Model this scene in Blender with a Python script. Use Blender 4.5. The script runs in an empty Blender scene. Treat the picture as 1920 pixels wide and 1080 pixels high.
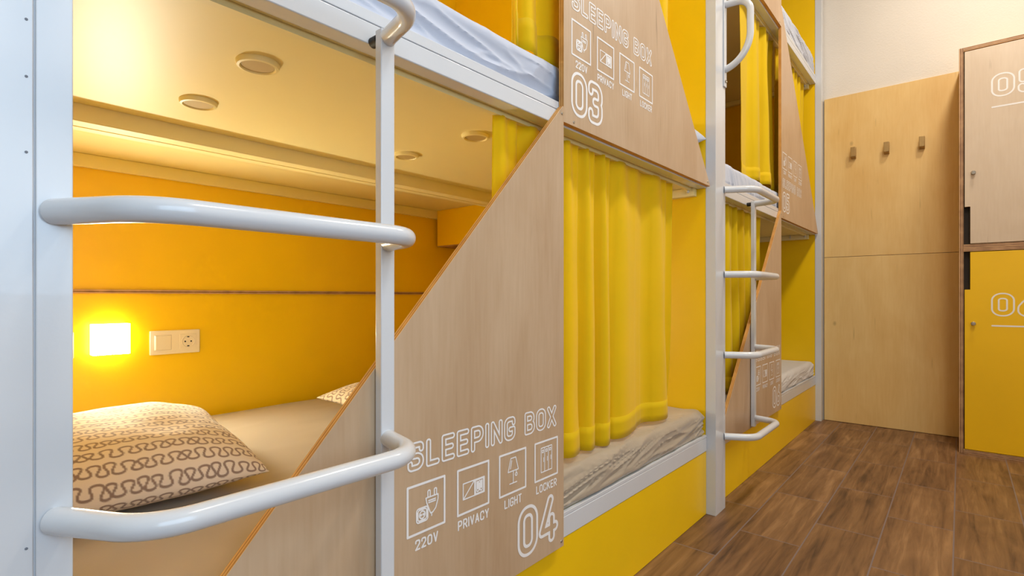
import bpy, math, random
import numpy as np
from mathutils import Vector

C = bpy.context.scene.collection
SC = bpy.context.scene
U = 0.86                       # every length below is a multiple of the camera height, 0.86 m
R = math.radians

# ------------------------------------------------------------------ camera, world, lights, exposure
cam_d = bpy.data.cameras.new('camera'); cam = bpy.data.objects.new('camera', cam_d); C.objects.link(cam)
cam.location = (0, 0, U); cam.rotation_euler = (R(90), 0, R(40.5))
cam_d.sensor_width = 36; cam_d.lens = 984 / 1920 * 36; cam_d.shift_y = 16 / 1920
cam_d.clip_start = 0.02
SC.camera = cam
SC.view_settings.view_transform = 'Standard'; SC.view_settings.look = 'None'
SC.view_settings.gamma = 1; SC.view_settings.use_curve_mapping = False
SC.view_settings.exposure = 0.57

w = bpy.data.worlds.new('daylight'); SC.world = w; w.use_nodes = True
w.node_tree.nodes['Background'].inputs[0].default_value = (0.70, 0.84, 1.0, 1)
w.node_tree.nodes['Background'].inputs[1].default_value = 0.5

CEIL = 4.1                     # ceiling height
XR = 1.75                      # wall on the right of the aisle
YN, YE = -2.3, 4.893           # wall behind the camera, end wall
XB = -2.56                     # wall behind the beds
WIN = (-1.65, 0.75, 0.95, 3.1)  # window in the right wall: y0, y1, z0, z1

def area(name, loc, rot, sx, sy, power, col):
    d = bpy.data.lights.new(name, 'AREA'); d.shape = 'RECTANGLE'; d.size = sx * U; d.size_y = sy * U
    d.energy = power; d.color = col
    o = bpy.data.objects.new(name, d); C.objects.link(o)
    o.location = Vector(loc) * U; o.rotation_euler = rot
    return o
# daylight coming through the window
area('window_daylight', (XR + 0.25, (WIN[0] + WIN[1]) / 2, (WIN[2] + WIN[3]) / 2), (0, R(90), 0), WIN[3] - WIN[2], WIN[1] - WIN[0], 34, (0.56, 0.78, 1.0))
CEIL_LAMPS = [(0.45, 1.15), (0.40, 2.5), (0.35, 3.8)]
LAMP_W = (10.0, 17.0, 14.5)
LAMP_COL = (1.0, 0.92, 0.81)

# ------------------------------------------------------------------ materials
def mat(name):
    m = bpy.data.materials.new(name); m.use_nodes = True
    nt = m.node_tree; b = nt.nodes['Principled BSDF']
    return m, nt, b
def N(nt, t, **kw):
    n = nt.nodes.new(t)
    for k, v in kw.items():
        if k in n.inputs: n.inputs[k].default_value = v
        else: setattr(n, k, v)
    return n
def rgb(r, g, b):              # sRGB 0-255 -> linear
    f = lambda c: (c / 255 / 12.92) if c / 255 <= 0.04045 else ((c / 255 + 0.055) / 1.055) ** 2.4
    return (f(r), f(g), f(b), 1)
def ramp(nt, stops):
    n = nt.nodes.new('ShaderNodeValToRGB'); e = n.color_ramp.elements
    while len(e) < len(stops): e.new(0.5)
    for q, (p, c) in zip(e, stops): q.position = p; q.color = c
    return n
def coords(nt, scale=(1, 1, 1), rnd=True):
    tc = nt.nodes.new('ShaderNodeTexCoord'); mp = nt.nodes.new('ShaderNodeMapping')
    mp.inputs['Scale'].default_value = scale
    nt.links.new(tc.outputs['Object'], mp.inputs['Vector'])
    if rnd:
        oi = nt.nodes.new('ShaderNodeObjectInfo'); ml = N(nt, 'ShaderNodeMath', operation='MULTIPLY'); ml.inputs[1].default_value = 37
        nt.links.new(oi.outputs['Random'], ml.inputs[0]); nt.links.new(ml.outputs[0], mp.inputs['Location'])
    return mp
def paint(name, col, rough=0.35, noise=0.03, bump=0.02, scale=30, coat=0.0):
    m, nt, b = mat(name); L = nt.links.new
    mp = coords(nt)
    n = N(nt, 'ShaderNodeTexNoise', Scale=scale / 8, Detail=4); L(mp.outputs[0], n.inputs['Vector'])
    lo = tuple(c * (1 - noise) for c in col[:3]) + (1,); hi = tuple(min(1, c * (1 + noise)) for c in col[:3]) + (1,)
    r = ramp(nt, [(0.3, lo), (0.7, hi)]); L(n.outputs[0], r.inputs[0]); L(r.outputs[0], b.inputs['Base Color'])
    b.inputs['Roughness'].default_value = rough; b.inputs['Coat Weight'].default_value = coat
    if bump:
        n2 = N(nt, 'ShaderNodeTexNoise', Scale=scale * 4, Detail=3); L(mp.outputs[0], n2.inputs['Vector'])
        bp = N(nt, 'ShaderNodeBump', Strength=bump, Distance=0.01); L(n2.outputs[0], bp.inputs['Height']); L(bp.outputs[0], b.inputs['Normal'])
    return m
def plywood(name, light, dark, rough=0.42, bands=1.0):
    m, nt, b = mat(name); L = nt.links.new
    mp = coords(nt, (7, 7, 1.3)); mp2 = coords(nt, (2.6, 2.6, 1.6)); mp3 = coords(nt, (120, 120, 9))
    a = N(nt, 'ShaderNodeTexNoise', Scale=1.0, Detail=5, Roughness=0.55, Distortion=1.6); L(mp.outputs[0], a.inputs['Vector'])
    c = N(nt, 'ShaderNodeTexNoise', Scale=1.3, Detail=4, Distortion=0.8); L(mp2.outputs[0], c.inputs['Vector'])
    d = N(nt, 'ShaderNodeTexNoise', Scale=1.0, Detail=2); L(mp3.outputs[0], d.inputs['Vector'])
    s1 = N(nt, 'ShaderNodeMath', operation='MULTIPLY'); s1.inputs[1].default_value = 0.34; L(a.outputs[0], s1.inputs[0])
    s2 = N(nt, 'ShaderNodeMath', operation='MULTIPLY_ADD'); s2.inputs[1].default_value = 0.48; L(c.outputs[0], s2.inputs[0]); L(s1.outputs[0], s2.inputs[2])
    s3 = N(nt, 'ShaderNodeMath', operation='MULTIPLY_ADD'); s3.inputs[1].default_value = 0.18; L(d.outputs[0], s3.inputs[0]); L(s2.outputs[0], s3.inputs[2])
    r = ramp(nt, [(0.32, dark), (0.66, light)]); L(s3.outputs[0], r.inputs[0])
    mp4 = coords(nt, (60, 60, 5)); v = N(nt, 'ShaderNodeTexNoise', Scale=1.0, Detail=1); L(mp4.outputs[0], v.inputs['Vector'])
    rp = ramp(nt, [(0.74, (0, 0, 0, 1)), (0.86, (0.6, 0.6, 0.6, 1))]); L(v.outputs[0], rp.inputs[0])
    mx = N(nt, 'ShaderNodeMix', data_type='RGBA'); L(rp.outputs[0], mx.inputs[0]); L(r.outputs[0], mx.inputs[6])
    mx.inputs[7].default_value = tuple(x * 0.55 for x in dark[:3]) + (1,)
    # a few small knots
    kn = N(nt, 'ShaderNodeTexVoronoi', Scale=2.3); kn.feature = 'F1'; mp5 = coords(nt, (1.6, 1.6, 1.0)); L(mp5.outputs[0], kn.inputs['Vector'])
    rk = ramp(nt, [(0.0, (0.75, 0.75, 0.75, 1)), (0.05, (0, 0, 0, 1))]); L(kn.outputs['Distance'], rk.inputs[0])
    mk = N(nt, 'ShaderNodeMix', data_type='RGBA'); L(rk.outputs[0], mk.inputs[0]); L(mx.outputs[2], mk.inputs[6]); mk.inputs[7].default_value = tuple(x * 0.35 for x in dark[:3]) + (1,)
    L(mk.outputs[2], b.inputs['Base Color']); b.inputs['Roughness'].default_value = rough
    bp = N(nt, 'ShaderNodeBump', Strength=0.04, Distance=0.01); L(d.outputs[0], bp.inputs['Height']); L(bp.outputs[0], b.inputs['Normal'])
    return m
def ply_edge(name, axis, light, dark, n=420):
    m, nt, b = mat(name); L = nt.links.new
    tc = nt.nodes.new('ShaderNodeTexCoord'); sp = nt.nodes.new('ShaderNodeSeparateXYZ'); L(tc.outputs['Object'], sp.inputs[0])
    ml = N(nt, 'ShaderNodeMath', operation='MULTIPLY'); ml.inputs[1].default_value = n * 6.2832 / 2.6; L(sp.outputs[axis], ml.inputs[0])
    sn = N(nt, 'ShaderNodeMath', operation='SINE'); L(ml.outputs[0], sn.inputs[0])
    mp = coords(nt, (20, 20, 20)); no = N(nt, 'ShaderNodeTexNoise', Scale=1, Detail=3); L(mp.outputs[0], no.inputs['Vector'])
    ad = N(nt, 'ShaderNodeMath', operation='MULTIPLY_ADD'); ad.inputs[1].default_value = 0.35; L(sn.outputs[0], ad.inputs[0]); L(no.outputs[0], ad.inputs[2])
    r = ramp(nt, [(0.25, dark), (0.75, light)]); L(ad.outputs[0], r.inputs[0]); L(r.outputs[0], b.inputs['Base Color'])
    b.inputs['Roughness'].default_value = 0.6
    return m
def cloth(name, col, trans=0.0, rough=0.8, weave=900, sheen=0.2, spec=0.3):
    m, nt, b = mat(name); L = nt.links.new
    mp = coords(nt)
    n = N(nt, 'ShaderNodeTexNoise', Scale=4, Detail=4); L(mp.outputs[0], n.inputs['Vector'])
    r = ramp(nt, [(0.3, tuple(c * 0.94 for c in col[:3]) + (1,)), (0.7, col)]); L(n.outputs[0], r.inputs[0]); L(r.outputs[0], b.inputs['Base Color'])
    b.inputs['Roughness'].default_value = rough; b.inputs['Sheen Weight'].default_value = sheen
    b.inputs['Specular IOR Level'].default_value = spec
    wv = N(nt, 'ShaderNodeTexNoise', Scale=weave, Detail=2); L(mp.outputs[0], wv.inputs['Vector'])
    bp = N(nt, 'ShaderNodeBump', Strength=0.08, Distance=0.002); L(wv.outputs[0], bp.inputs['Height']); L(bp.outputs[0], b.inputs['Normal'])
    if trans:
        t = nt.nodes.new('ShaderNodeBsdfTranslucent'); L(r.outputs[0], t.inputs['Color']); L(bp.outputs[0], t.inputs['Normal'])
        mx = nt.nodes.new('ShaderNodeMixShader'); mx.inputs[0].default_value = trans
        L(b.outputs[0], mx.inputs[1]); L(t.outputs[0], mx.inputs[2]); L(mx.outputs[0], nt.nodes['Material Output'].inputs[0])
    return m
def simple(name, col, rough=0.5, metal=0.0):
    m, nt, b = mat(name); L = nt.links.new
    mp = coords(nt); n = N(nt, 'ShaderNodeTexNoise', Scale=60, Detail=2); L(mp.outputs[0], n.inputs['Vector'])
    r = ramp(nt, [(0.3, tuple(c * 0.93 for c in col[:3]) + (1,)), (0.7, col)]); L(n.outputs[0], r.inputs[0]); L(r.outputs[0], b.inputs['Base Color'])
    b.inputs['Roughness'].default_value = rough; b.inputs['Metallic'].default_value = metal
    return m
def emit(name, col, strength):
    m, nt, b = mat(name)
    b.inputs['Base Color'].default_value = (0.9, 0.9, 0.9, 1)
    b.inputs['Emission Color'].default_value = col; b.inputs['Emission Strength'].default_value = strength
    return m
def floor_mat():
    m, nt, b = mat('wood_look_tile'); L = nt.links.new
    tc = nt.nodes.new('ShaderNodeTexCoord'); sp = nt.nodes.new('ShaderNodeSeparateXYZ'); L(tc.outputs['Object'], sp.inputs[0])
    cb = nt.nodes.new('ShaderNodeCombineXYZ')
    oy = N(nt, 'ShaderNodeMath', operation='ADD'); oy.inputs[1].default_value = 10 - 2.5 * U; L(sp.outputs[1], oy.inputs[0])
    ox = N(nt, 'ShaderNodeMath', operation='ADD'); ox.inputs[1].default_value = 10 + 0.313 * U; L(sp.outputs[0], ox.inputs[0])
    L(oy.outputs[0], cb.inputs[0]); L(ox.outputs[0], cb.inputs[1])
    def brick(c1, c2, mo, ms):
        k = nt.nodes.new('ShaderNodeTexBrick'); k.offset = 0.5; k.offset_frequency = 2
        k.inputs['Color1'].default_value = c1; k.inputs['Color2'].default_value = c2; k.inputs['Mortar'].default_value = mo
        k.inputs['Scale'].default_value = 1; k.inputs['Mortar Size'].default_value = ms; k.inputs['Mortar Smooth'].default_value = 0.2
        k.inputs['Brick Width'].default_value = 0.5; k.inputs['Row Height'].default_value = 0.2; k.inputs['Bias'].default_value = 0
        L(cb.outputs[0], k.inputs['Vector']); return k
    k = brick((0, 0, 0, 1), (1, 1, 1, 1), (0.5, 0.5, 0.5, 1), 0.0024)
    # grain stretched along the tile, shifted per tile
    sh = nt.nodes.new('ShaderNodeVectorMath'); sh.operation = 'MULTIPLY_ADD'
    sh.inputs[1].default_value = (7, 3, 5); L(k.outputs['Color'], sh.inputs[0]); L(tc.outputs['Object'], sh.inputs[2])
    mp = nt.nodes.new('ShaderNodeMapping'); mp.inputs['Scale'].default_value = (38, 2.6, 1); L(sh.outputs[0], mp.inputs['Vector'])
    g = N(nt, 'ShaderNodeTexNoise', Scale=1.0, Detail=7, Roughness=0.60, Distortion=0.7); L(mp.outputs[0], g.inputs['Vector'])
    mp2 = nt.nodes.new('ShaderNodeMapping'); mp2.inputs['Scale'].default_value = (8, 2.2, 1); L(sh.outputs[0], mp2.inputs['Vector'])
    g2 = N(nt, 'ShaderNodeTexNoise', Scale=1.0, Detail=3, Distortion=1.2); L(mp2.outputs[0], g2.inputs['Vector'])
    a1 = N(nt, 'ShaderNodeMath', operation='MULTIPLY'); a1.inputs[1].default_value = 0.6; L(g.outputs[0], a1.inputs[0])
    a2 = N(nt, 'ShaderNodeMath', operation='MULTIPLY_ADD'); a2.inputs[1].default_value = 0.36; L(g2.outputs[0], a2.inputs[0]); L(a1.outputs[0], a2.inputs[2])
    a3 = N(nt, 'ShaderNodeMath', operation='MULTIPLY_ADD'); a3.inputs[1].default_value = 0.10; L(k.outputs['Color'], a3.inputs[0]); L(a2.outputs[0], a3.inputs[2])
    r = ramp(nt, [(0.33, rgb(64, 42, 26)), (0.44, rgb(108, 76, 48)), (0.56, rgb(130, 95, 62)), (0.70, rgb(160, 122, 84))]); L(a3.outputs[0], r.inputs[0])
    mx = N(nt, 'ShaderNodeMix', data_type='RGBA'); L(k.outputs['Fac'], mx.inputs[0]); L(r.outputs[0], mx.inputs[6]); mx.inputs[7].default_value = rgb(120, 106, 106)
    L(mx.outputs[2], b.inputs['Base Color'])
    rr = ramp(nt, [(0.3, (0.5, 0.5, 0.5, 1)), (0.7, (0.36, 0.36, 0.36, 1))]); L(a2.outputs[0], rr.inputs[0]); L(rr.outputs[0], b.inputs['Roughness'])
    inv = N(nt, 'ShaderNodeMath', operation='MULTIPLY_ADD'); inv.inputs[1].default_value = -1.2; L(k.outputs['Fac'], inv.inputs[0]); L(a2.outputs[0], inv.inputs[2])
    bp = N(nt, 'ShaderNodeBump', Strength=0.25, Distance=0.004); L(inv.outputs[0], bp.inputs['Height']); L(bp.outputs[0], b.inputs['Normal'])
    return m
def squiggle_mat():
    m, nt, b = mat('squiggle_print_cotton'); L = nt.links.new
    at = nt.nodes.new('ShaderNodeAttribute'); at.attribute_name = 'print'
    mx = N(nt, 'ShaderNodeMix', data_type='RGBA'); L(at.outputs['Fac'], mx.inputs[0])
    mx.inputs[6].default_value = rgb(238, 220, 198); mx.inputs[7].default_value = rgb(152, 126, 110)
    L(mx.outputs[2], b.inputs['Base Color']); b.inputs['Roughness'].default_value = 0.85; b.inputs['Sheen Weight'].default_value = 0.2
    mp = coords(nt); wv = N(nt, 'ShaderNodeTexNoise', Scale=700, Detail=2); L(mp.outputs[0], wv.inputs['Vector'])
    bp = N(nt, 'ShaderNodeBump', Strength=0.06, Distance=0.002); L(wv.outputs[0], bp.inputs['Height']); L(bp.outputs[0], b.inputs['Normal'])
    return m

M = dict(
    white=paint('white_gloss_enamel', rgb(216, 218, 222), 0.22, 0.02, 0.015, 30, 0.3),
    board=paint('white_board_yellow_cast', rgb(246, 231, 172), 0.45, 0.015, 0.01),  # white boards and rails, yellow bounce light put into their colour
    yellow=paint('yellow_lacquer', rgb(250, 203, 0), 0.36, 0.03, 0.02),
    locker_yellow=paint('yellow_door_paint', rgb(246, 196, 0), 0.42, 0.03, 0.02),
    ply=plywood('birch_plywood', rgb(206, 178, 147), rgb(182, 148, 113)),
    ply_wall=plywood('honey_birch_plywood', rgb(238, 204, 138), rgb(224, 182, 110)),
    ply_pale=plywood('whitewashed_birch', rgb(224, 206, 184), rgb(208, 186, 160)),
    edge_x=ply_edge('plywood_edge', 0, rgb(226, 170, 92), rgb(176, 118, 56)),
    edge_z=ply_edge('plywood_edge_flat', 2, rgb(200, 158, 116), rgb(122, 84, 56), 300),
    edge_v=ply_edge('plywood_edge_upright', 0, rgb(200, 158, 116), rgb(122, 84, 56), 300),
    curtain=cloth('yellow_curtain_cotton', rgb(254, 222, 0), 0.38, 0.75, 900, 0.15),
    sheet=cloth('white_sheet', rgb(200, 206, 222), 0, 0.7, 700),
    sheet_beige=cloth('beige_sateen_sheet', rgb(172, 157, 137), 0, 0.38, 700, 0.3, 0.6),
    sheet_grey=cloth('light_grey_sheet', rgb(214, 210, 206), 0, 0.6, 700),
    print=squiggle_mat(),
    plaster=paint('cream_plaster', rgb(228, 221, 211), 0.85, 0.02, 0.15, 25),
    ceilingp=paint('ceiling_white', rgb(240, 238, 234), 0.9, 0.02, 0.1, 25),
    floor=floor_mat(),
    vinyl=paint('white_vinyl', rgb(244, 241, 240), 0.5, 0.01, 0),
    plastic=paint('cream_switch_plastic', rgb(240, 226, 200), 0.3, 0.01, 0),
    recess=paint('vent_shade_tan', rgb(196, 172, 116), 0.6, 0.02, 0),  # darker board tone painted for the unlit depth of the vents
    black=simple('black_rubber', (0.012, 0.011, 0.010, 1), 0.6),
    dark=simple('locker_inside_shade', (0.02, 0.012, 0.008, 1), 0.8),  # near-black painted for the shade inside the lockers
    steel=simple('brushed_steel', rgb(190, 182, 170), 0.28, 1.0),
    brass=simple('aged_brass', rgb(176, 146, 96), 0.45, 0.7),
    groove=simple('screw_grey', rgb(120, 124, 134), 0.6),  # plain grey of the small screws on the near post
    lamp=emit('wall_lamp_glass', (1.0, 0.97, 0.76, 1), 185),
    lamp_rim=emit('wall_lamp_rim', (1.0, 0.97, 0.78, 1), 5),
    ceil_lamp=emit('ceiling_lamp_diffuser', (1.0, 0.86, 0.68, 1), 2),
)
# ------------------------------------------------------------------ mesh helpers
WORLD = {}
class MB:
    def __init__(s): s.v = []; s.f = []; s.m = []
    def add(s, vs, fs, mi=0):
        k = len(s.v); s.v += [tuple(map(float, p)) for p in vs]
        s.f += [tuple(i + k for i in f) for f in fs]
        s.m += ([mi] * len(fs) if isinstance(mi, int) else list(mi)); return s
    def box(s, x0, x1, y0, y1, z0, z1, mi=0):
        vs = [(x, y, z) for x in (x0, x1) for y in (y0, y1) for z in (z0, z1)]
        return s.add(vs, [(0, 1, 3, 2), (4, 6, 7, 5), (0, 4, 5, 1), (2, 3, 7, 6), (0, 2, 6, 4), (1, 5, 7, 3)], mi)
    def prism_x(s, poly, x0, x1, mi=0, me=1):     # polygon in (y, z), counter-clockwise seen from +x
        n = len(poly); vs = [(x1, y, z) for y, z in poly] + [(x0, y, z) for y, z in poly]
        fs = [tuple(range(n)), tuple(range(2 * n - 1, n - 1, -1))] + [((i + 1) % n, i, n + i, n + (i + 1) % n) for i in range(n)]
        return s.add(vs, fs, [mi, mi] + [me] * n)
    def prism_y(s, poly, y0, y1, mi=0, me=1):     # polygon in (x, z), front at y0
        n = len(poly); vs = [(x, y0, z) for x, z in poly] + [(x, y1, z) for x, z in poly]
        fs = [tuple(range(n)), tuple(range(2 * n - 1, n - 1, -1))] + [((i + 1) % n, i, n + i, n + (i + 1) % n) for i in range(n)]
        return s.add(vs, fs, [mi, mi] + [me] * n)
    def lathe(s, c, axis, prof, n=32, mi=0):      # prof: list of (radius, distance along axis)
        ax = np.array(axis, float); ax /= np.linalg.norm(ax)
        t = np.array([1, 0, 0]) if abs(ax[0]) < .9 else np.array([0, 1, 0])
        a = np.cross(ax, t); a /= np.linalg.norm(a); b = np.cross(ax, a); c = np.array(c, float)
        vs = [c + ax * h + r * (a * math.cos(2 * math.pi * i / n) + b * math.sin(2 * math.pi * i / n)) for r, h in prof for i in range(n)]
        fs = [(k * n + i, k * n + (i + 1) % n, (k + 1) * n + (i + 1) % n, (k + 1) * n + i) for k in range(len(prof) - 1) for i in range(n)]
        if prof[0][0] > 1e-6: fs.append(tuple(range(n - 1, -1, -1)))
        if prof[-1][0] > 1e-6: fs.append(tuple((len(prof) - 1) * n + i for i in range(n)))
        return s.add(vs, fs, mi)
    def tube(s, pts, r, n=20, mi=0):
        p = [np.array(q, float) for q in pts]; k = len(p)
        T = [(p[min(i + 1, k - 1)] - p[max(i - 1, 0)]) for i in range(k)]; T = [t / np.linalg.norm(t) for t in T]
        up = np.array([0, 0, 1.0]) if abs(T[0][2]) < .9 else np.array([0, 1.0, 0])
        a = np.cross(T[0], up); a /= np.linalg.norm(a); vs = []
        for i in range(k):
            a = a - T[i] * a.dot(T[i]); a /= np.linalg.norm(a); b = np.cross(T[i], a)
            vs += [p[i] + r * (a * math.cos(2 * math.pi * j / n) + b * math.sin(2 * math.pi * j / n)) for j in range(n)]
        fs = [(i * n + j, i * n + (j + 1) % n, (i + 1) * n + (j + 1) % n, (i + 1) * n + j) for i in range(k - 1) for j in range(n)]
        fs += [tuple(range(n - 1, -1, -1)), tuple((k - 1) * n + j for j in range(n))]
        return s.add(vs, fs, mi)
    def grid(s, P, mi=0, close_u=False):          # P[i][j] array (n, m, 3)
        P = np.asarray(P); n, m = P.shape[:2]
        fs = []
        for i in range(n if close_u else n - 1):
            i2 = (i + 1) % n
            fs += [(i * m + j, i * m + j + 1, i2 * m + j + 1, i2 * m + j) for j in range(m - 1)]
        return s.add(P.reshape(-1, 3), fs, mi)

def rounded(pts, rad, n=8):
    out = [np.array(pts[0], float)]
    for i in range(1, len(pts) - 1):
        p, a, b = (np.array(q, float) for q in (pts[i], pts[i - 1], pts[i + 1]))
        r = rad[i] if isinstance(rad, (list, tuple)) else rad
        u, v = a - p, b - p; lu, lv = np.linalg.norm(u), np.linalg.norm(v)
        if r <= 0: out.append(p); continue
        u /= lu; v /= lv; ang = math.acos(max(-1, min(1, u.dot(v))))
        if ang > math.pi - 0.02: out.append(p); continue
        d = min(r / math.tan(ang / 2), lu * 0.499, lv * 0.499); rr = d * math.tan(ang / 2)
        bis = (u + v) / np.linalg.norm(u + v); cen = p + bis * (rr / math.sin(ang / 2))
        s0 = p + u * d - cen; s1 = p + v * d - cen; sw = math.pi - ang
        for k in range(n + 1):
            t = k / n; q = (math.sin((1 - t) * sw) * s0 + math.sin(t * sw) * s1) / math.sin(sw)
            out.append(cen + q)
    out.append(np.array(pts[-1], float)); return out

def obj(name, mb, m, parent=None, bevel=0, sharp=32, origin=None, recalc=True):
    V = np.array(mb.v)
    if origin is None: origin = ((V[:, 0].min() + V[:, 0].max()) / 2, (V[:, 1].min() + V[:, 1].max()) / 2, V[:, 2].min())
    O = np.array(origin, float)
    me = bpy.data.meshes.new(name); me.from_pydata(((V - O) * U).tolist(), [], mb.f)
    for q in (m if isinstance(m, (list, tuple)) else [m]): me.materials.append(q if not isinstance(q, str) else M[q])
    me.polygons.foreach_set('material_index', mb.m); me.polygons.foreach_set('use_smooth', [True] * len(mb.f))
    if recalc:
        import bmesh
        bm = bmesh.new(); bm.from_mesh(me); bmesh.ops.recalc_face_normals(bm, faces=bm.faces); bm.to_mesh(me); bm.free()
    me.set_sharp_from_angle(angle=R(sharp)); me.update()
    o = bpy.data.objects.new(name, me); C.objects.link(o)
    put(o, O, parent)
    if bevel:
        b = o.modifiers.new('bevel', 'BEVEL'); b.width = bevel * U; b.segments = 2; b.limit_method = 'ANGLE'; b.angle_limit = R(40); b.harden_normals = False
    return o
def put(o, O, parent):
    O = np.array(O, float); WORLD[o.name] = O
    if parent is not None:
        o.parent = parent; o.location = Vector((O - WORLD[parent.name]) * U)
    else: o.location = Vector(O * U)
def empty(name, loc):
    o = bpy.data.objects.new(name, None); o.empty_display_size = 0.05; C.objects.link(o); put(o, loc, None); return o
def tag(o, label, cat, group=None):
    o['label'] = label; o['category'] = cat
    if group: o['group'] = group
    return o
def struct(o): o['kind'] = 'structure'; return o
def B(name, b, m, parent=None, bevel=0.0):
    return obj(name, MB().box(*b), m, parent, bevel)
def copy_tree(o, dy, label, par=None):
    c = o.copy(); C.objects.link(c)
    if par is None:
        c.location = o.location + Vector((0, dy * U, 0)); c['label'] = label; WORLD[c.name] = WORLD[o.name] + np.array([0, dy, 0])
    else: c.parent = par
    for ch in list(o.children): copy_tree(ch, dy, None, c)
    return c
def vnoise(x, y, seed=0):
    xi = np.floor(x).astype(np.int64); yi = np.floor(y).astype(np.int64); fx = x - xi; fy = y - yi
    fx = fx * fx * (3 - 2 * fx); fy = fy * fy * (3 - 2 * fy)
    def h(a, b):
        n = (a * 374761393 + b * 668265263 + seed * 974711) & 0x7fffffff
        n = ((n ^ (n >> 13)) * 1274126177) & 0x7fffffff
        return ((n ^ (n >> 16)) & 0xffff) / 65535.0
    return (h(xi, yi) * (1 - fx) + h(xi + 1, yi) * fx) * (1 - fy) + (h(xi, yi + 1) * (1 - fx) + h(xi + 1, yi + 1) * fx) * fy

# ------------------------------------------------------------------ the room
struct(B('floor', (XB, XR, YN, YE, -0.06, 0), 'floor'))
struct(B('ceiling', (XB - .1, XR + .1, YN - .1, YE + .1, CEIL, CEIL + .08), 'ceilingp'))
struct(B('wall_back', (XB - .1, XR + .1, YE, YE + .1, -.06, CEIL), 'plaster'))
struct(B('wall_left', (XB - .1, XB, YN, YE, -.06, CEIL), 'yellow'))
struct(B('wall_front', (XB - .1, XR + .1, YN - .1, YN, -.06, CEIL), 'plaster'))
mb = MB(); y0, y1, z0, z1 = WIN
mb.box(XR, XR + .1, YN, y0, -.06, CEIL).box(XR, XR + .1, y1, YE, -.06, CEIL).box(XR, XR + .1, y0, y1, -.06, z0).box(XR, XR + .1, y0, y1, z1, CEIL)
struct(obj('wall_right', mb, 'plaster'))
mb = MB(); t = .06
mb.box(XR + .02, XR + .07, y0, y0 + t, z0, z1).box(XR + .02, XR + .07, y1 - t, y1, z0, z1).box(XR + .02, XR + .07, y0 + t, y1 - t, z0, z0 + t).box(XR + .02, XR + .07, y0 + t, y1 - t, z1 - t, z1)
mb.box(XR + .02, XR + .07, (y0 + y1) / 2 - .03, (y0 + y1) / 2 + .03, z0 + t, z1 - t)
struct(obj('window_1', mb, 'white', None, .004))

# end wall cladding: two birch sheets one above the other
tag(B('plywood_wall_panel', (-.838, .53, YE - .016, YE - .0005, .003, 1.3135), 'ply_wall', None, .0012), 'lower of the two honey plywood sheets on the end wall, standing on the floor', 'wall panel', 'plywood sheets on the end wall')
tag(B('plywood_wall_panel', (-.838, .53, YE - .016, YE - .0005, 1.3165, 2.594), 'ply_wall', None, .0012), 'upper honey plywood sheet on the end wall, the one carrying the three coat hooks', 'wall panel', 'plywood sheets on the end wall')
YP = YE - .016
for x, lab in ((-.6355, 'coat hook nearest the bunks on the plywood end wall'), (-.4233, 'middle one of the three small brass coat hooks on the end wall'), (-.2121, 'coat hook nearest the lockers on the plywood end wall')):
    mb = MB(); w2 = .0165
    pr = [(YP, 2.08), (YP - .006, 2.08), (YP - .034, 2.086), (YP - .042, 2.092), (YP - .042, 2.166), (YP - .034, 2.166), (YP - .030, 2.115), (YP - .008, 2.108), (YP - .008, 2.17), (YP, 2.17)]
    n = len(pr); vs = [(x - w2, y, z) for y, z in pr] + [(x + w2, y, z) for y, z in pr]
    mb.add(vs, [tuple(range(n)), tuple(range(2 * n - 1, n - 1, -1))] + [(i, (i + 1) % n, n + (i + 1) % n, n + i) for i in range(n)])
    tag(obj('coat_hook', mb, 'brass', None, .002), lab, 'hook', 'coat hooks on the end wall')

# ceiling lamps over the aisle
for i, (x, y) in enumerate(CEIL_LAMPS):
    r_ = empty('ceiling_lamp', (x, y, CEIL))
    obj('lamp_housing', MB().lathe((x, y, CEIL), (0, 0, -1), [(.20, 0.001), (.20, .05), (.185, .06), (.18, .04)], 40), 'white', r_)
    obj('diffuser', MB().lathe((x, y, CEIL), (0, 0, -1), [(.178, .042), (.17, .062), (.12, .075), (.0, .08)], 40), 'ceil_lamp', r_)
    tag(r_, 'round white ceiling lamp over the aisle, ' + ['nearest the camera', 'middle of the row', 'nearest the lockers'][i], 'ceiling lamp', 'ceiling lamps over the aisle')
    d = bpy.data.lights.new('ceiling_lamp_light', 'AREA'); d.shape = 'DISK'; d.size = .34 * U; d.energy = LAMP_W[i]; d.color = LAMP_COL
    o = bpy.data.objects.new('ceiling_lamp_light', d); C.objects.link(o); o.parent = r_; o.location = (0, 0, -.1 * U)

# ------------------------------------------------------------------ bunk structure
XF = -.845                      # front of the posts
posts = [(.010, .107, .143), (2.4155, 2.511, 2.545), (4.806, 4.862, 4.8765)]
plab = ['wide white bunk post filling the left edge, close to the camera', 'white bunk post in the middle carrying the grab handle', 'white bunk post against the plywood end wall']
for (a, g, b), lab in zip(posts, plab):
    mb = MB().box(-.891, XF, a, g - .0012, 0, 3.95)
    mb.box(-.889, XF - .0008, g + .0008, b, 0, 3.95).box(-.885, XF - .003, g - .0014, g + .001, .002, 3.948, 0)
    o = obj('bunk_post', mb, ['white', 'groove'], None, .0022)
    tag(o, lab, 'post', 'bunk posts')
    if a < 1:
        for z in (1.172, 1.262, 1.33, 1.415, 1.52, .62, .70):
            obj('screw', MB().lathe((XF, .0995, z), (1, 0, 0), [(.0016, -.001), (.0016, .0006), (.001, .0008)], 10), 'groove', o)

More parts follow.
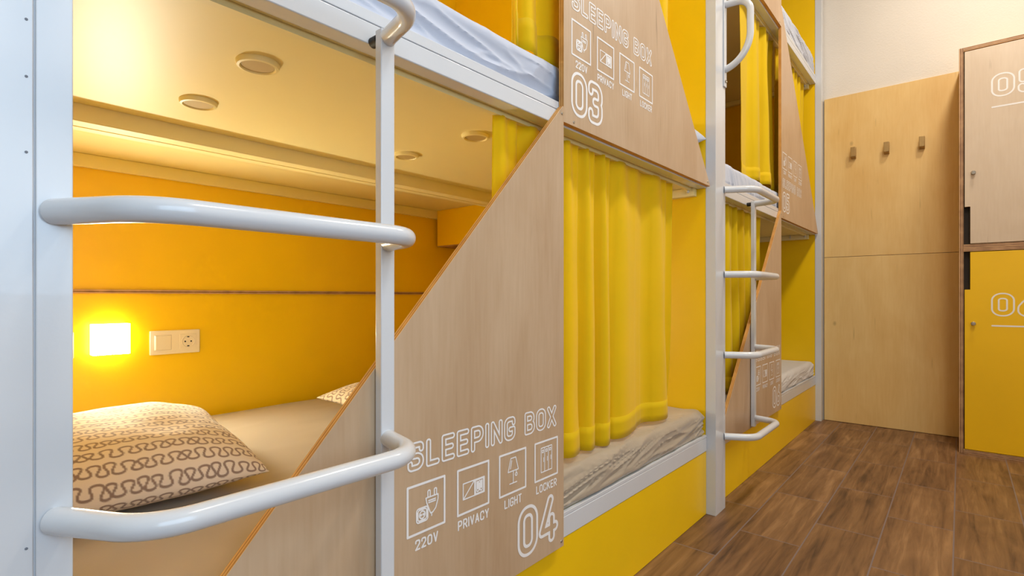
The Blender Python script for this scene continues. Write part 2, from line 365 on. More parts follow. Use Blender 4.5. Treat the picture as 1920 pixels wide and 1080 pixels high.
bunks = [(.150, 2.4145, 'front'), (2.552, 4.8045, 'far')]
def bed_frame(y0, y1, tier, lab):
    dz = {1: 0, 2: 0, 3: 1.217}[tier]
    root = empty('bed_frame', (-1.7, (y0 + y1) / 2, {1: .28, 2: 1.44, 3: 1.44 + 1.217}[tier]))
    if tier == 1:
        B('front_rail', (-.926, -.886, y0, y1, .290, .352), 'white', root, .0025)
        B('rail_lip', (-.900, -.8862, y0, y1, .353, .364), 'white', root, .001)
        B('bed_base', (XB + .03, -.902, y0, y1, .325, .362), 'board', root, .001)
    else:
        B('front_rail', (-.929, -.886, y0, y1, 1.498 + dz, 1.541 + dz), 'white', root, .0022)
        B('rail_lip', (-.929, -.8865, y0, y1, 1.5425 + dz, 1.5655 + dz), 'white', root, .0012)
        B('platform', (-1.742, -.931, y0, y1, 1.503 + dz, 1.55 + dz), 'board', root, .001)
        mb = MB().box(-1.80, -1.744, y0, y1, 1.457 + dz, 1.55 + dz).box(-1.806, -1.8005, y0, y1, 1.466 + dz, 1.55 + dz).box(-1.846, -1.8065, y0, y1, 1.457 + dz, 1.55 + dz)
        obj('centre_beam', mb, 'board', root, .0025)
        B('rear_platform', (XB + .001, -1.8475, y0, y1, 1.546 + dz, 1.562 + dz), 'board', root, .001)
        B('wall_rail', (XB + .001, XB + .024, y0, y1, 1.495 + dz, 1.545 + dz), 'board', root, .0015)
        B('cross_rail', (-1.74, -.932, y1 - .034, y1 - .001, 1.464 + dz, 1.502 + dz), 'board', root, .002)
        mb = MB().box(-.962, -.944, y0, y1 - .036, 1.490 + dz, 1.5025 + dz)
        obj('curtain_track', mb, 'board', root)
        for xx in (-1.06, -.953):
            obj('track_stop', MB().lathe((xx, y1 - .05, 1.503 + dz), (0, 0, -1), [(.003, 0), (.003, .014), (.006, .016), (.007, .022), (.005, .026), (0, .027)], 16), 'white', root)
    tag(root, lab, 'bed frame', 'bunk bed frames')
    return root
F = {}
for bi, (y0, y1, nm) in enumerate(bunks):
    for tier in ((1, 2), (1, 2, 3))[bi]:
        lab = {(0, 1): 'white lower bed frame behind the panel numbered 04', (0, 2): 'white upper bed frame above the lit sleeping box, rail under the bluish mattress',
               (1, 1): 'white lower bed frame behind the panel numbered 06',
               (1, 2): 'white upper bed frame between the panels numbered 05 and 06', (1, 3): 'white topmost bed frame high above the panel numbered 05'}[(bi, tier)]
        F[bi, tier] = bed_frame(y0, y1, tier, lab)
    tag(B('plinth_board', (-.912, -.888, y0, y1, .001, .2885), 'yellow', None, .001), ['glossy yellow plinth board under the lower bed, nearest the camera', 'glossy yellow plinth board under the far lower bed, behind the ladder'][bi], 'plinth', 'yellow plinth boards')
# yellow partitions at the bed ends
for a, b, lab in ((.020, .13, 'yellow partition at the head of the near bunk, behind the near post'), (2.4165, 2.543, 'yellow partition behind the middle white post between the two bunks'), (4.808, 4.890, 'yellow partition closing the far bunk next to the end wall')):
    tag(B('partition_panel', (XB + .001, -.892, a, b, .001, 3.93), 'yellow', None, .001), lab, 'partition', 'yellow bunk partitions')
# ply edged seam strips on the back wall
for bi, (y0, y1, nm) in enumerate(bunks):
    for k, z in ((0, 1.012), (1, 2.235)):
        struct(obj('trim_%d' % (bi * 2 + k + 1), MB().box(XB + .0005, XB + .009, y0, y1, z, z + .016), 'edge_z'))
# overhead box at the foot of the lit bed
o = obj('overhead_box', MB().box(XB + .025, -2.12, 2.235, 2.4135, 1.322, 1.5455), 'yellow', None, .0015)
B('bottom_edge', (XB + .026, -2.121, 2.236, 2.4125, 1.316, 1.3215), 'edge_z', o)
tag(o, 'small orange yellow box in the far upper corner of the lit sleeping box', 'box')

# round vents in the ceiling of the lit box
for x, y, lab in ((-1.15, .504, 'round recessed vent nearest the front rail and the near post'), (-1.494, .504, 'round recessed vent left of the ladder, deeper inside the box'),
                  (-1.15, 1.171, 'round recessed vent beside the top of the yellow curtain'), (-1.494, 1.171, 'smallest round recessed vent, just right of the ladder upright')):
    r_ = empty('round_vent', (x, y, 1.503))
    obj('ring', MB().lathe((x, y, 1.503), (0, 0, -1), [(.0335, .0), (.0335, .008), (.036, .011), (.041, .010), (.0435, .004), (.0435, .0)], 48), 'board', r_)
    obj('recess', MB().lathe((x, y, 1.503), (0, 0, -1), [(.0, .0012), (.033, .0012), (.033, .0075)], 40), 'recess', r_)
    tag(r_, lab, 'vent', 'round vents in the sleeping box ceiling')

# ------------------------------------------------------------------ lettering
GL = {}
def g(ch, w, *paths): GL[ch] = (w, paths)
r2 = .24
def P(pts, close=False): return (pts, close)
RR = lambda w=.56, r=.26: P([(0, 0, r), (w, 0, r), (w, 1, r), (0, 1, r)], True)
g('O', .56, RR()); g('0', .56, RR())
g('S', .56, P([(.56, .80, 0), (.56, 1, r2), (0, 1, r2), (0, .52, r2), (.56, .52, r2), (.56, 0, r2), (0, 0, r2), (0, .2, 0)]))
g('L', .46, P([(0, 1, 0), (0, 0, 0), (.46, 0, 0)]))
g('E', .48, P([(.48, 1, 0), (0, 1, 0), (0, 0, 0), (.48, 0, 0)]), P([(0, .51, 0), (.42, .51, 0)]))
g('P', .54, P([(0, 0, 0), (0, 1, 0), (.54, 1, r2), (.54, .44, r2), (0, .44, 0)]))
g('I', 0, P([(0, 0, 0), (0, 1, 0)]))
g('N', .54, P([(0, 0, 0), (0, 1, 0), (.54, 0, 0), (.54, 1, 0)]))
g('G', .56, P([(.56, .78, 0), (.56, 1, r2), (0, 1, r2), (0, 0, r2), (.56, 0, r2), (.56, .46, 0), (.32, .46, 0)]))
g('B', .55, P([(0, 0, 0), (0, 1, 0), (.52, 1, .22), (.52, .53, .22), (0, .53, 0)]), P([(0, .53, 0), (.55, .53, .24), (.55, 0, .24), (0, 0, 0)]))
g('X', .54, P([(0, 0, 0), (.54, 1, 0)]), P([(0, 1, 0), (.54, 0, 0)]))
g('V', .54, P([(0, 1, 0), (.27, 0, 0), (.54, 1, 0)])); g('Y', .54, P([(0, 1, 0), (.27, .45, 0), (.54, 1, 0)]), P([(.27, .45, 0), (.27, 0, 0)]))
g('A', .56, P([(0, 0, 0), (.28, 1, 0), (.56, 0, 0)]), P([(.1, .3, 0), (.46, .3, 0)]))
g('C', .56, P([(.56, .75, 0), (.56, 1, r2), (0, 1, r2), (0, 0, r2), (.56, 0, r2), (.56, .25, 0)]))
g('R', .54, P([(0, 0, 0), (0, 1, 0), (.54, 1, r2), (.54, .45, r2), (0, .45, 0)]), P([(.28, .45, 0), (.54, 0, 0)]))
g('T', .5, P([(0, 1, 0), (.5, 1, 0)]), P([(.25, 1, 0), (.25, 0, 0)])); g('H', .54, P([(0, 0, 0), (0, 1, 0)]), P([(.54, 0, 0), (.54, 1, 0)]), P([(0, .5, 0), (.54, .5, 0)]))
g('K', .54, P([(0, 0, 0), (0, 1, 0)]), P([(.54, 1, 0), (0, .4, 0)]), P([(.2, .6, 0), (.54, 0, 0)]))
g('2', .54, P([(0, .74, 0), (0, 1, r2), (.54, 1, r2), (.54, .62, .1), (0, 0, 0), (.54, 0, 0)]))
g('3', .54, P([(0, .82, 0), (0, 1, r2), (.54, 1, r2), (.54, .53, .2), (.24, .53, 0)]), P([(.24, .53, 0), (.54, .53, .2), (.54, 0, r2), (0, 0, r2), (0, .18, 0)]))
g('4', .6, P([(.38, 1, 0), (0, .24, 0), (.6, .24, 0)]), P([(.44, .5, 0), (.44, 0, 0)]))
g('5', .54, P([(.5, 1, 0), (.03, 1, 0), (.03, .58, 0), (.54, .58, r2), (.54, 0, r2), (0, 0, r2), (0, .18, 0)]))
g('6', .56, P([(.42, 1, 0), (0, .36, .3), (0, 0, .26), (.56, 0, .26), (.56, .56, .26), (.12, .56, 0)]))
g(' ', .22)

def segs(path):
    pts, close = path
    if close:
        m = len(pts); mid = ((pts[0][0] + pts[-1][0]) / 2, (pts[0][1] + pts[-1][1]) / 2, 0); pts = [mid] + list(pts) + [mid]
    pl = rounded([(a, b, 0) for a, b, c in pts], [c for a, b, c in pts], 9)
    return [(p[0], p[1]) for p in pl]
def field_mesh(mb, lines, R_, wd, place, step):
    """white stroke around (R_ > 0) or along (R_ = 0) the given polylines, as a flat mesh"""
    A = np.array([p[i] for p in lines for i in range(len(p) - 1)]); Bq = np.array([p[i + 1] for p in lines for i in range(len(p) - 1)])
    pad = R_ + wd + step * 2
    lo = np.minimum(A, Bq).min(0) - pad; hi = np.maximum(A, Bq).max(0) + pad
    gx = np.arange(lo[0], hi[0] + step, step); gy = np.arange(lo[1], hi[1] + step, step)
    X, Y = np.meshgrid(gx, gy, indexing='ij'); d = np.full(X.shape, 9e9)
    for a, b in zip(A, Bq):
        e = b - a; L2 = max(e.dot(e), 1e-14); t = np.clip(((X - a[0]) * e[0] + (Y - a[1]) * e[1]) / L2, 0, 1)
        d = np.minimum(d, np.hypot(X - a[0] - t * e[0], Y - a[1] - t * e[1]))
    f = np.abs(d - R_) - wd / 2 if R_ > 0 else d - wd / 2
    ins = f < 0; anyin = ins[:-1, :-1] | ins[1:, :-1] | ins[1:, 1:] | ins[:-1, 1:]
    vs = []; fs = []; idx = {}
    def vert(key, p):
        if key not in idx: idx[key] = len(vs); vs.append(place(*p))
        return idx[key]
    for i, j in zip(*np.nonzero(anyin)):
        cs = [(i, j), (i + 1, j), (i + 1, j + 1), (i, j + 1)]; poly = []
        for k in range(4):
            a, b = cs[k], cs[(k + 1) % 4]; fa, fb = f[a], f[b]
            if fa < 0: poly.append(vert(a, (gx[a[0]], gy[a[1]])))
            if (fa < 0) != (fb < 0):
                t = fa / (fa - fb); t = min(max(t, .02), .98)
                poly.append(vert((min(a, b), max(a, b)), (gx[a[0]] + (gx[b[0]] - gx[a[0]]) * t, gy[a[1]] + (gy[b[1]] - gy[a[1]]) * t)))
        if len(poly) > 2: fs.append(tuple(poly))
    mb.add(vs, fs)
def text_width(s, H, R_, gap):
    k = H - 2 * R_; x = 0
    for c in s: x += GL[c][0] * k + 2 * R_ + gap
    return x - gap
def text(mb, s, u, v, H, R_, wd, gap, place, step, width=None):
    """outlined (R_ > 0) lettering; u, v = lower left corner; width = force the total width"""
    ro = R_ if R_ > 0 else wd / 2
    ro += (wd / 2 if R_ > 0 else 0)
    tw = text_width(s, H, ro, gap); sx = 1 if width is None else width / tw
    k = H - 2 * ro; x = u
    for c in s:
        gw, paths = GL[c]
        if paths:
            lines = [[(x + ro + (p[0] * k) * sx, v + ro + p[1] * k) for p in segs(q)] for q in paths]
            field_mesh(mb, lines, R_, wd, place, step)
        x += (gw * k + 2 * ro + gap) * sx if width else gw * k + 2 * ro + gap

def circ(cx, cy, r, n=20): return [(cx + r * math.cos(2 * math.pi * i / n), cy + r * math.sin(2 * math.pi * i / n)) for i in range(n + 1)]
def rrect(x0, y0, x1, y1, r): return segs(([(x0, y0, r), (x1, y0, r), (x1, y1, r), (x0, y1, r)], True))
ICON = {
    'plug_icon': [rrect(.24, .22, .53, .50, .06), rrect(.275, .255, .495, .465, .04), circ(.385, .36, .072), circ(.355, .36, .012), circ(.415, .36, .012),
                  [(.48, .66), (.80, .66), (.80, .57), (.74, .40), (.66, .33), (.60, .33), (.56, .42), (.50, .56), (.48, .66)], [(.55, .59), (.73, .59)], [(.55, .55), (.73, .55)],
                  rrect(.53, .66, .59, .80, .025), rrect(.70, .66, .76, .80, .025), [(.63, .33), (.63, .27)]],
    'curtain_icon': [[(.18, .32), (.84, .32), (.84, .66), (.18, .66), (.18, .32)], [(.18, .32), (.53, .66)], [(.53, .32), (.53, .66)], [(.56, .34), (.56, .64), (.81, .64), (.81, .34), (.56, .34)],
                     segs(([(.60, .60, 0), (.60, .38, .02), (.66, .38, .02), (.66, .60, .02), (.71, .60, .02), (.71, .38, .02), (.77, .38, .02), (.77, .60, 0)], False)), [(.63, .44), (.63, .60)], [(.685, .40), (.685, .55)], [(.74, .44), (.74, .60)]],
    'lamp_icon': [[(.42, .84), (.60, .84), (.70, .53), (.32, .53), (.42, .84)], [(.455, .78), (.405, .60)], [(.51, .53), (.51, .24)], [(.38, .24), (.64, .24)], [(.62, .53), (.62, .46)], circ(.62, .425, .035)],
    'locker_icon': [[(.27, .20), (.73, .20), (.73, .82), (.27, .82), (.27, .20)], [(.42, .20), (.42, .82)], [(.58, .20), (.58, .82)]] +
                   [[(x - .03, .70), (x + .03, .70), (x + .03, .76), (x - .03, .76), (x - .03, .70)] for x in (.345, .50, .655)] + [[(x + .035, .46), (x + .035, .56)] for x in (.345, .50, .655)]}
def sign(panel, xf, yl, zbox, ztitle, znum, ynum, number, dark_order=None):
    place = lambda u, v: (xf + .0006, u, v)
    tw = text_width('SLEEPING BOX', .061, .0072, .0030); kx = .527 / tw
    w1 = text_width('SLEEPING', .061, .0072, .0030) * kx; w2 = text_width('BOX', .061, .0072, .0030) * kx
    for word, yy, ww in (('SLEEPING', yl + .0015, w1), ('BOX', yl + .0015 + .527 - w2, w2)):
        mb = MB(); text(mb, word, yy, ztitle, .061, .0052, .0040, .0030, place, .0010, ww); obj('title_lettering', mb, 'vinyl', panel, recalc=False)
    for i, (nm, cap) in enumerate((('plug_icon', '220V'), ('curtain_icon', 'PRIVACY'), ('lamp_icon', 'LIGHT'), ('locker_icon', 'LOCKER'))):
        S = .1065; y = yl + i * .1424; mb = MB(); q = .0022
        field_mesh(mb, [[(y + q, zbox + q), (y + S - q, zbox + q), (y + S - q, zbox + S - q), (y + q, zbox + S - q), (y + q, zbox + q)]], 0, .0052, place, .0012)
        field_mesh(mb, [[(y + a * S, zbox + b * S) for a, b in l] for l in ICON[nm]], 0, .0030, place, .0009)
        o = obj(nm, mb, 'vinyl', panel, recalc=False)
        tw = text_width(cap, .0225, .0017, .0026); mb = MB()
        text(mb, cap, y + S / 2 - tw / 2, zbox - .0325, .0225, 0, .0037, .0026, place, .0009); obj('caption_lettering', mb, 'vinyl', panel, recalc=False)
    mb = MB(); text(mb, number, ynum, znum, .134, .0112, .0084, .004, place, .0016, .178); obj('number_lettering', mb, 'vinyl', panel, recalc=False)
def panel_screws(o, xf, pts):
    for y, z in pts:
        obj('screw', MB().lathe((xf, y, z), (1, 0, 0), [(.0042, -.001), (.0042, .0008), (.0034, .0018), (.0016, .0016), (.0014, .0006), (0, .0006)], 16), 'steel', o)

XP = -.868
def low_panel(y0, yr, lab, number):
    sl = 1.075; zt = 1.547; zb = .283
    za = zt - .02 - sl * (yr - .018 - y0)
    poly = [(y0, zb), (yr, zb), (yr, zt), (yr - .006, zt), (y0, max(zb + .03, za))]
    o = obj('privacy_panel', MB().prism_x(poly, XP - .0175, XP), ['ply', 'edge_x'], None, .0008)
    tag(o, lab, 'privacy panel', 'plywood privacy panels')
    yl = yr - .5642
    sign(o, XP, yl, .4990, .6345, .3155, yr - .030 - .178, number)
    panel_screws(o, XP, [(yr - .008, zt - .022), (yr - .012, .30)])
    return o
def high_panel(yl, yr, lab, number, order):
    zb = 1.503
    poly = [(yl, zb), (yr - .002, zb), (yr - .012, zb + .014), (yl + .02, 2.836), (yl, 2.845)]
    o = obj('privacy_panel', MB().prism_x(poly, XP - .0175, XP), ['ply', 'edge_x'], None, .0008)
    tag(o, lab, 'privacy panel', 'plywood privacy panels')
    if order == 'title_first': sign(o, XP, yl + .0387, 1.712, 1.848, 1.536, yl + .037, number)
    else: sign(o, XP, yl + .030, 1.826, 1.704, 1.546, yl + .030, number)
    panel_screws(o, XP, [(yl + .052, zb + .012), (yr - .036, zb + .016)])
    return o
low_panel(.150, 1.2458, 'triangular plywood panel numbered 04 in front of the lit lower box', '04')
low_panel(2.552, 3.663, 'far triangular plywood panel numbered 06 behind the far ladder', '06')
high_panel(1.2458, 2.412, 'upper plywood panel numbered 03 hanging over the drawn yellow curtain', '03', 'title_first')
high_panel(3.663, 4.803, 'far upper plywood panel numbered 05 beside the end wall', '05', 'icons_first')
o = obj('privacy_panel', MB().prism_x([(2.552, 2.722), (3.663, 2.722), (3.663, 3.93), (3.640, 3.93), (2.552, 2.80)], XP - .0175, XP), ['ply', 'edge_x'], None, .0008)
tag(o, 'topmost plain plywood panel above the far bunk, only its lower edge in view', 'privacy panel', 'plywood privacy panels')
panel_screws(o, XP, [(3.62, 2.735)])

# ------------------------------------------------------------------ ladders and grab handle
def ladder(dy, lab):
    root = empty('ladder', (-.80, .37 + dy, .29))
    B('upright', (-.8645, -.845, .603 + dy, .6344 + dy, .295, 1.517), 'white', root, .0018)
    for z in (.341, .725, 1.104, 1.503):
        pts = [(-.846, .125 + dy, z), (-.724, .192 + dy, z), (-.724, .590 + dy, z), (-.846, .619 + dy, z)]
        pts = rounded(pts, [0, .085, .070, 0], 14)
        rg = obj('rung', MB().tube(pts, .0162, 24), 'white', root)
        obj('weld_collar', MB().lathe((-.8449, .619 + dy, z), (1, -.1, 0), [(.0165, 0), (.0165, .003), (.0152, .006)], 20), 'white', rg)
        obj('rung_bolt', MB().lathe((-.850, .619 + dy, z - .024), (0, 0, -1), [(.004, 0), (.004, .004), (.002, .006)], 12), 'steel', rg) if z < .4 else None
    obj('stand_off', MB().lathe((-.8855, .612 + dy, 1.502), (1, 0, 0), [(.0105, 0), (.0105, .021)], 20), 'black', root)
    tag(root, lab, 'ladder', 'white tubular ladders')
    return root
ld = ladder(0, 'white tubular ladder in the foreground crossing the lit sleeping box')
copy_tree(ld, 2.405, 'far white tubular ladder on the middle post, in front of panel 06')

gh = empty('grab_handle', (XF, 2.53, 1.987))
B('mounting_plate', (XF - .0008, XF + .006, 2.512, 2.544, 1.985, 2.43), 'white', gh, .0015)
pts = rounded([(XF + .004, 2.528, 2.372), (XF + .112, 2.545, 2.372), (XF + .112, 2.545, 2.225)], [0, .062, 0], 12)
for k in range(1, 17):
    a = R(78.5) * k / 16; q = XF - .030 + .142 * math.cos(a); pts.append(np.array([q, 2.528 + .017 * (q - XF) / .112, 2.225 - .163 * math.sin(a)]))
obj('handle_tube', MB().tube(pts, .0155, 24), 'white', gh)
obj('bolt', MB().lathe((XF + .006, 2.528, 2.012), (1, 0, 0), [(.008, 0), (.008, .003), (.0055, .0055), (.0035, .004), (0, .004)], 20), 'steel', gh)
tag(gh, 'white D shaped grab handle on the middle post, high above the far ladder', 'grab handle')

# ------------------------------------------------------------------ curtains
def curtain(yr, z0, z1, seed, lab, grp, amp=.020, nf=11, x=-.953, swing=0.0):
    rng = np.random.RandomState(seed); y0, y1 = yr; n = int((y1 - y0) * 190) + 12; m = 40
    s = np.linspace(0, 1, n)
    kk = nf + 2
    wob = np.cumsum(.35 + rng.rand(kk) * 1.3); ph = np.interp(s, np.linspace(0, 1, kk), wob / wob[-1]) * 2 * math.pi * nf
    am = np.interp(s, np.linspace(0, 1, nf + 1), .6 + .8 * rng.rand(nf + 1))
    t = np.linspace(0, 1, m)                   # 0 top .. 1 bottom
    Sx, T = np.meshgrid(s, t, indexing='ij'); Ph = np.meshgrid(ph, t, indexing='ij')[0]; Am = np.meshgrid(am, t, indexing='ij')[0]
    drift = 1.6 * (vnoise(Sx * 5, T * 1.8, seed) - .5) * T
    W = Ph + drift; big = np.sin(W + .55 * np.sin(W)); big = np.sign(big) * np.abs(big) ** .75
    pl = np.sin(Ph * 2.0 + .7) * np.clip(1 - T * 2.2, 0, 1) ** 1.5
    Xc = x + amp * Am * ((.35 + .75 * T ** .7) * big + .30 * pl) + .008 * (vnoise(Sx * 9, T * 5, seed + 5) - .5) * T
    Yc = y0 + (y1 - y0) * Sx - .62 * amp * Am * np.cos(W) * (.15 + 1.0 * T) + swing * T * (1 - Sx)
    Zc = z1 + (z0 - z1) * T + .005 * np.sin(Ph * .25 + seed) * T
    o = obj('curtain', MB().grid(np.stack([Xc, Yc, Zc], -1)), 'curtain', None, 0, 180)
    sm = o.modifiers.new('cloth thickness', 'SOLIDIFY'); sm.thickness = .0012; sm.offset = 0
    k = int(m * .93)
    Ph2 = np.stack([Xc + .0022, Yc, Zc], -1)[:, k - 1:]
    hm = obj('hem', MB().grid(Ph2), 'curtain', o, 0, 180)
    sm = hm.modifiers.new('cloth thickness', 'SOLIDIFY'); sm.thickness = .0010; sm.offset = 0
    tag(o, lab, 'curtain', grp); return o
G = 'yellow privacy curtains'
curtain((1.045, 2.185), .492, 1.492, 3, 'drawn yellow curtain beside panel 04, hem on the beige mattress', G, .025, 8)
tag(obj('curtain_rail', MB().box(-.965, -.941, .145, 2.4145, 2.9005, 2.925), 'white', None, .003), 'white curtain rail high above the upper near bunk, between its two posts', 'curtain rail')
curtain((1.10, 2.18), 1.695, 2.900, 7, 'yellow curtain of the upper near bunk behind panel 03', G, .021, 9)
curtain((3.09, 3.78), 1.70, 2.700, 11, 'yellow curtain gathered in the upper far bunk, right of the grab handle', G, .034, 3)
curtain((3.88, 4.70), 1.70, 2.700, 17, 'yellow curtain in the far upper bunk right of panel 05 under the top rail', G, .018, 7)
curtain((2.60, 3.50), .50, 1.492, 23, 'yellow curtain in the far lower bunk, seen between the far ladder rungs', G, .024, 9)

# ------------------------------------------------------------------ mattresses
def mattress(y0, y1, z0, z1, m, seed, lab, wr=.010, ang=.10, hump=None, fine=26, x0=XB + .035, x1=-.900, under=0.0):
    r = .026; stp = .0036
    def arc(cx, cz, a0, a1, n): return [(cx + r * math.cos(a), cz + r * math.sin(a)) for a in np.linspace(a0, a1, n)]
    pr = [(x1, z) for z in np.arange(z0 + .001, z1 - r, stp)] + arc(x1 - r, z1 - r, 0, math.pi / 2, 9) + [(x, z1) for x in np.linspace(x1 - r - .012, x0 + r, 70)] + arc(x0 + r, z1 - r, math.pi / 2, math.pi, 5) + [(x0, z0), (x1 - .01, z0)]
    pr = np.array(pr); nk = len(pr)
    e = np.roll(pr, -1, 0) - np.roll(pr, 1, 0); nr = np.stack([e[:, 1], -e[:, 0]], 1); nr /= np.linalg.norm(nr, axis=1)[:, None]
    ds = np.r_[0, np.cumsum(np.hypot(*np.diff(pr, axis=0).T))]
    ys = np.linspace(y0, y1, int((y1 - y0) / .0055))
    Sg, Yg = np.meshgrid(ds, ys, indexing='ij')
    inset = np.clip((.03 - np.minimum(ys - y0, y1 - ys)) / .03, 0, 1); inset = 1 - np.sqrt(np.clip(1 - inset ** 2, 0, 1))
    # wrinkles: long folds that run along the bed and slant
    ca, sa = math.cos(ang), math.sin(ang)
    wob = .06 * (vnoise(Yg * 3.1, Sg * 6, seed + 3) - .5)
    p = Yg * ca + Sg * sa; q = -Yg * sa + Sg * ca + wob
    n1 = vnoise(p * 2.3, q * fine, seed); n2 = vnoise(p * 4.5 + 7, q * fine * 1.9, seed + 1); n3 = vnoise(p * 1.2, q * fine * .45, seed + 2)
    rd = lambda n: (1 - np.abs(2 * n - 1)) ** 2
    front = np.exp(-np.clip(Sg - (z1 - z0), 0, 9) / .03)
    h = front * wr * (.75 * rd(n1) ** 2.2 + .40 * rd(n2) ** 2.2 + .9 * (n3 - .5) + .35 * rd(n3) ** 3 + .28 * rd(vnoise(p * 6 + 3, q * fine * 2.7, seed + 9)) ** 3) + (1 - front) * .004 * (vnoise(Yg * 5, Sg * 5, seed + 4) + .6 * rd(vnoise(p * 3, q * 14, seed + 6)) - .8)
    lowk = np.clip(Sg / .014, 0, 1) * (1 - .72 * np.exp(-((Sg - (z1 - z0) - .0) / .028) ** 2)); h = h * lowk
    P3 = np.zeros((nk, len(ys), 3))
    cen = np.array([(x0 + x1) / 2, (z0 + z1) / 2])
    P3[..., 0] = pr[:, 0][:, None] + nr[:, 0][:, None] * h - (np.sign(pr[:, 0] - cen[0])[:, None]) * inset[None] * .022
    P3[..., 2] = pr[:, 1][:, None] + nr[:, 1][:, None] * h - (np.clip(pr[:, 1] - z0, 0, 1)[:, None]) * inset[None] * .25
    if hump is not None: P3[..., 2] += hump(P3[..., 0], Yg) * np.clip((pr[:, 1][:, None] - z0) / (z1 - z0), 0, 1)
    P3[..., 0] -= under * (np.clip(1 - Sg / (z1 - z0), 0, 1) ** .8) * (pr[:, 0] > cen[0])[:, None]
    P3[..., 0] = np.minimum(P3[..., 0], -.8875)
    P3[..., 2] = np.maximum(P3[..., 2], z0)
    P3[..., 1] = Yg
    mb = MB().grid(P3, close_u=True)
    L = len(ys); mb.f += [tuple(i * L for i in range(nk)), tuple(i * L + L - 1 for i in range(nk - 1, -1, -1))]; mb.m += [0, 0]
    o = obj('mattress', mb, m, None, 0, 60)
    return tag(o, lab, 'mattress', 'mattresses in the bunks')
mattress(.155, 2.408, .3645, .478, 'sheet_beige', 2, 'beige mattress with crumpled sheet in the lit lower box by panel 04', .021, .14, None, 32)
mattress(.155, 2.408, 1.5665, 1.681, 'sheet', 5, 'white mattress with bluish sheet on the upper near bunk above the ladder', .014, -.10, None, 17, under=.034)
mattress(2.558, 4.80, .3645, .474, 'sheet_grey', 8, 'grey mattress on the far lower bed beside panel 06', .013, .12)
mattress(2.558, 4.80, 1.5665, 1.680, 'sheet', 9, 'white mattress with gathered folds on the upper far bunk left of panel 05', .013, 2.2, None, 16)
mattress(2.558, 4.80, 2.7835, 2.945, 'sheet', 13, 'white mattress on the topmost far bunk near the upper edge', .012, -.2)

# ------------------------------------------------------------------ pillows
def pillow(c, ax, ay, th, rotz, tilt, m, seed, lab, nu=150, printed=True, squeeze=.10, cat='pillow', grp=None):
    spc = lambda n: (lambda q: np.sign(q) * (1 - (1 - np.abs(q)) ** 1.6))(np.linspace(-1, 1, n))
    u = spc(nu); nv = int(nu * ay / ax); v = spc(nv)
    Ug, Vg = np.meshgrid(u, v, indexing='ij')
    prof = ((1 - np.abs(Ug) ** 3.2) * (1 - np.abs(Vg) ** 3.2)); prof = np.clip(prof, 0, 1) ** .5
    ex = 1 - squeeze * (1 - Vg ** 2) * np.abs(Ug) ** 3; ey = 1 - squeeze * (1 - Ug ** 2) * np.abs(Vg) ** 3
    X = ax * Ug * ex; Y = ay * Vg * ey
    pu = th * .8 * np.clip(1 - np.abs(u) ** 3.2, 0, 1) ** .5; su = np.r_[0, np.cumsum(np.hypot(np.diff(u * ax), np.diff(pu)))]; su -= su[-1] / 2
    pv = th * .8 * np.clip(1 - np.abs(v) ** 3.2, 0, 1) ** .5; sv = np.r_[0, np.cumsum(np.hypot(np.diff(v * ay), np.diff(pv)))]; sv -= sv[-1] / 2
    SU, SV = np.meshgrid(su, sv, indexing='ij')
    wr = .010 * (vnoise(Ug * 3 + 9, Vg * 3, seed) - .5) + .006 * (1 - np.abs(2 * vnoise(Ug * 6, Vg * 5, seed + 1) - 1)) * (np.abs(Ug * Vg))
    out = []
    for sgn in (1, -1):
        Z = sgn * th * prof * (1 if sgn > 0 else .55) + wr * prof ** .5
        out.append(np.stack([X, Y, Z], -1))
    cr, sr = math.cos(rotz), math.sin(rotz); ct, st = math.cos(tilt), math.sin(tilt)
    mb = MB(); att = []
    pr_ = squiggle(SU, SV, seed) if printed else np.zeros_like(X)
    for Q, flip in zip(out, (False, True)):
        x, y, z = Q[..., 0], Q[..., 1], Q[..., 2]
        x, z = x * ct - z * st, x * st + z * ct
        Q2 = np.stack([c[0] + x * cr - y * sr, c[1] + x * sr + y * cr, c[2] + z], -1)
        Q2[..., 2] = np.maximum(Q2[..., 2], c[3])
        mb.grid(Q2); att.append(pr_.reshape(-1))
    o = obj('pillow', mb, m, None, 0, 180, recalc=False)
    me = o.data; a = me.attributes.new('print', 'FLOAT', 'POINT'); a.data.foreach_set('value', np.concatenate(att).astype(np.float32))
    import bmesh
    bm = bmesh.new(); bm.from_mesh(me); bmesh.ops.remove_doubles(bm, verts=bm.verts, dist=.0002); bmesh.ops.recalc_face_normals(bm, faces=bm.faces); bm.to_mesh(me); bm.free()
    me.polygons.foreach_set('use_smooth', [True] * len(me.polygons)); me.update()
    return tag(o, lab, cat, grp)
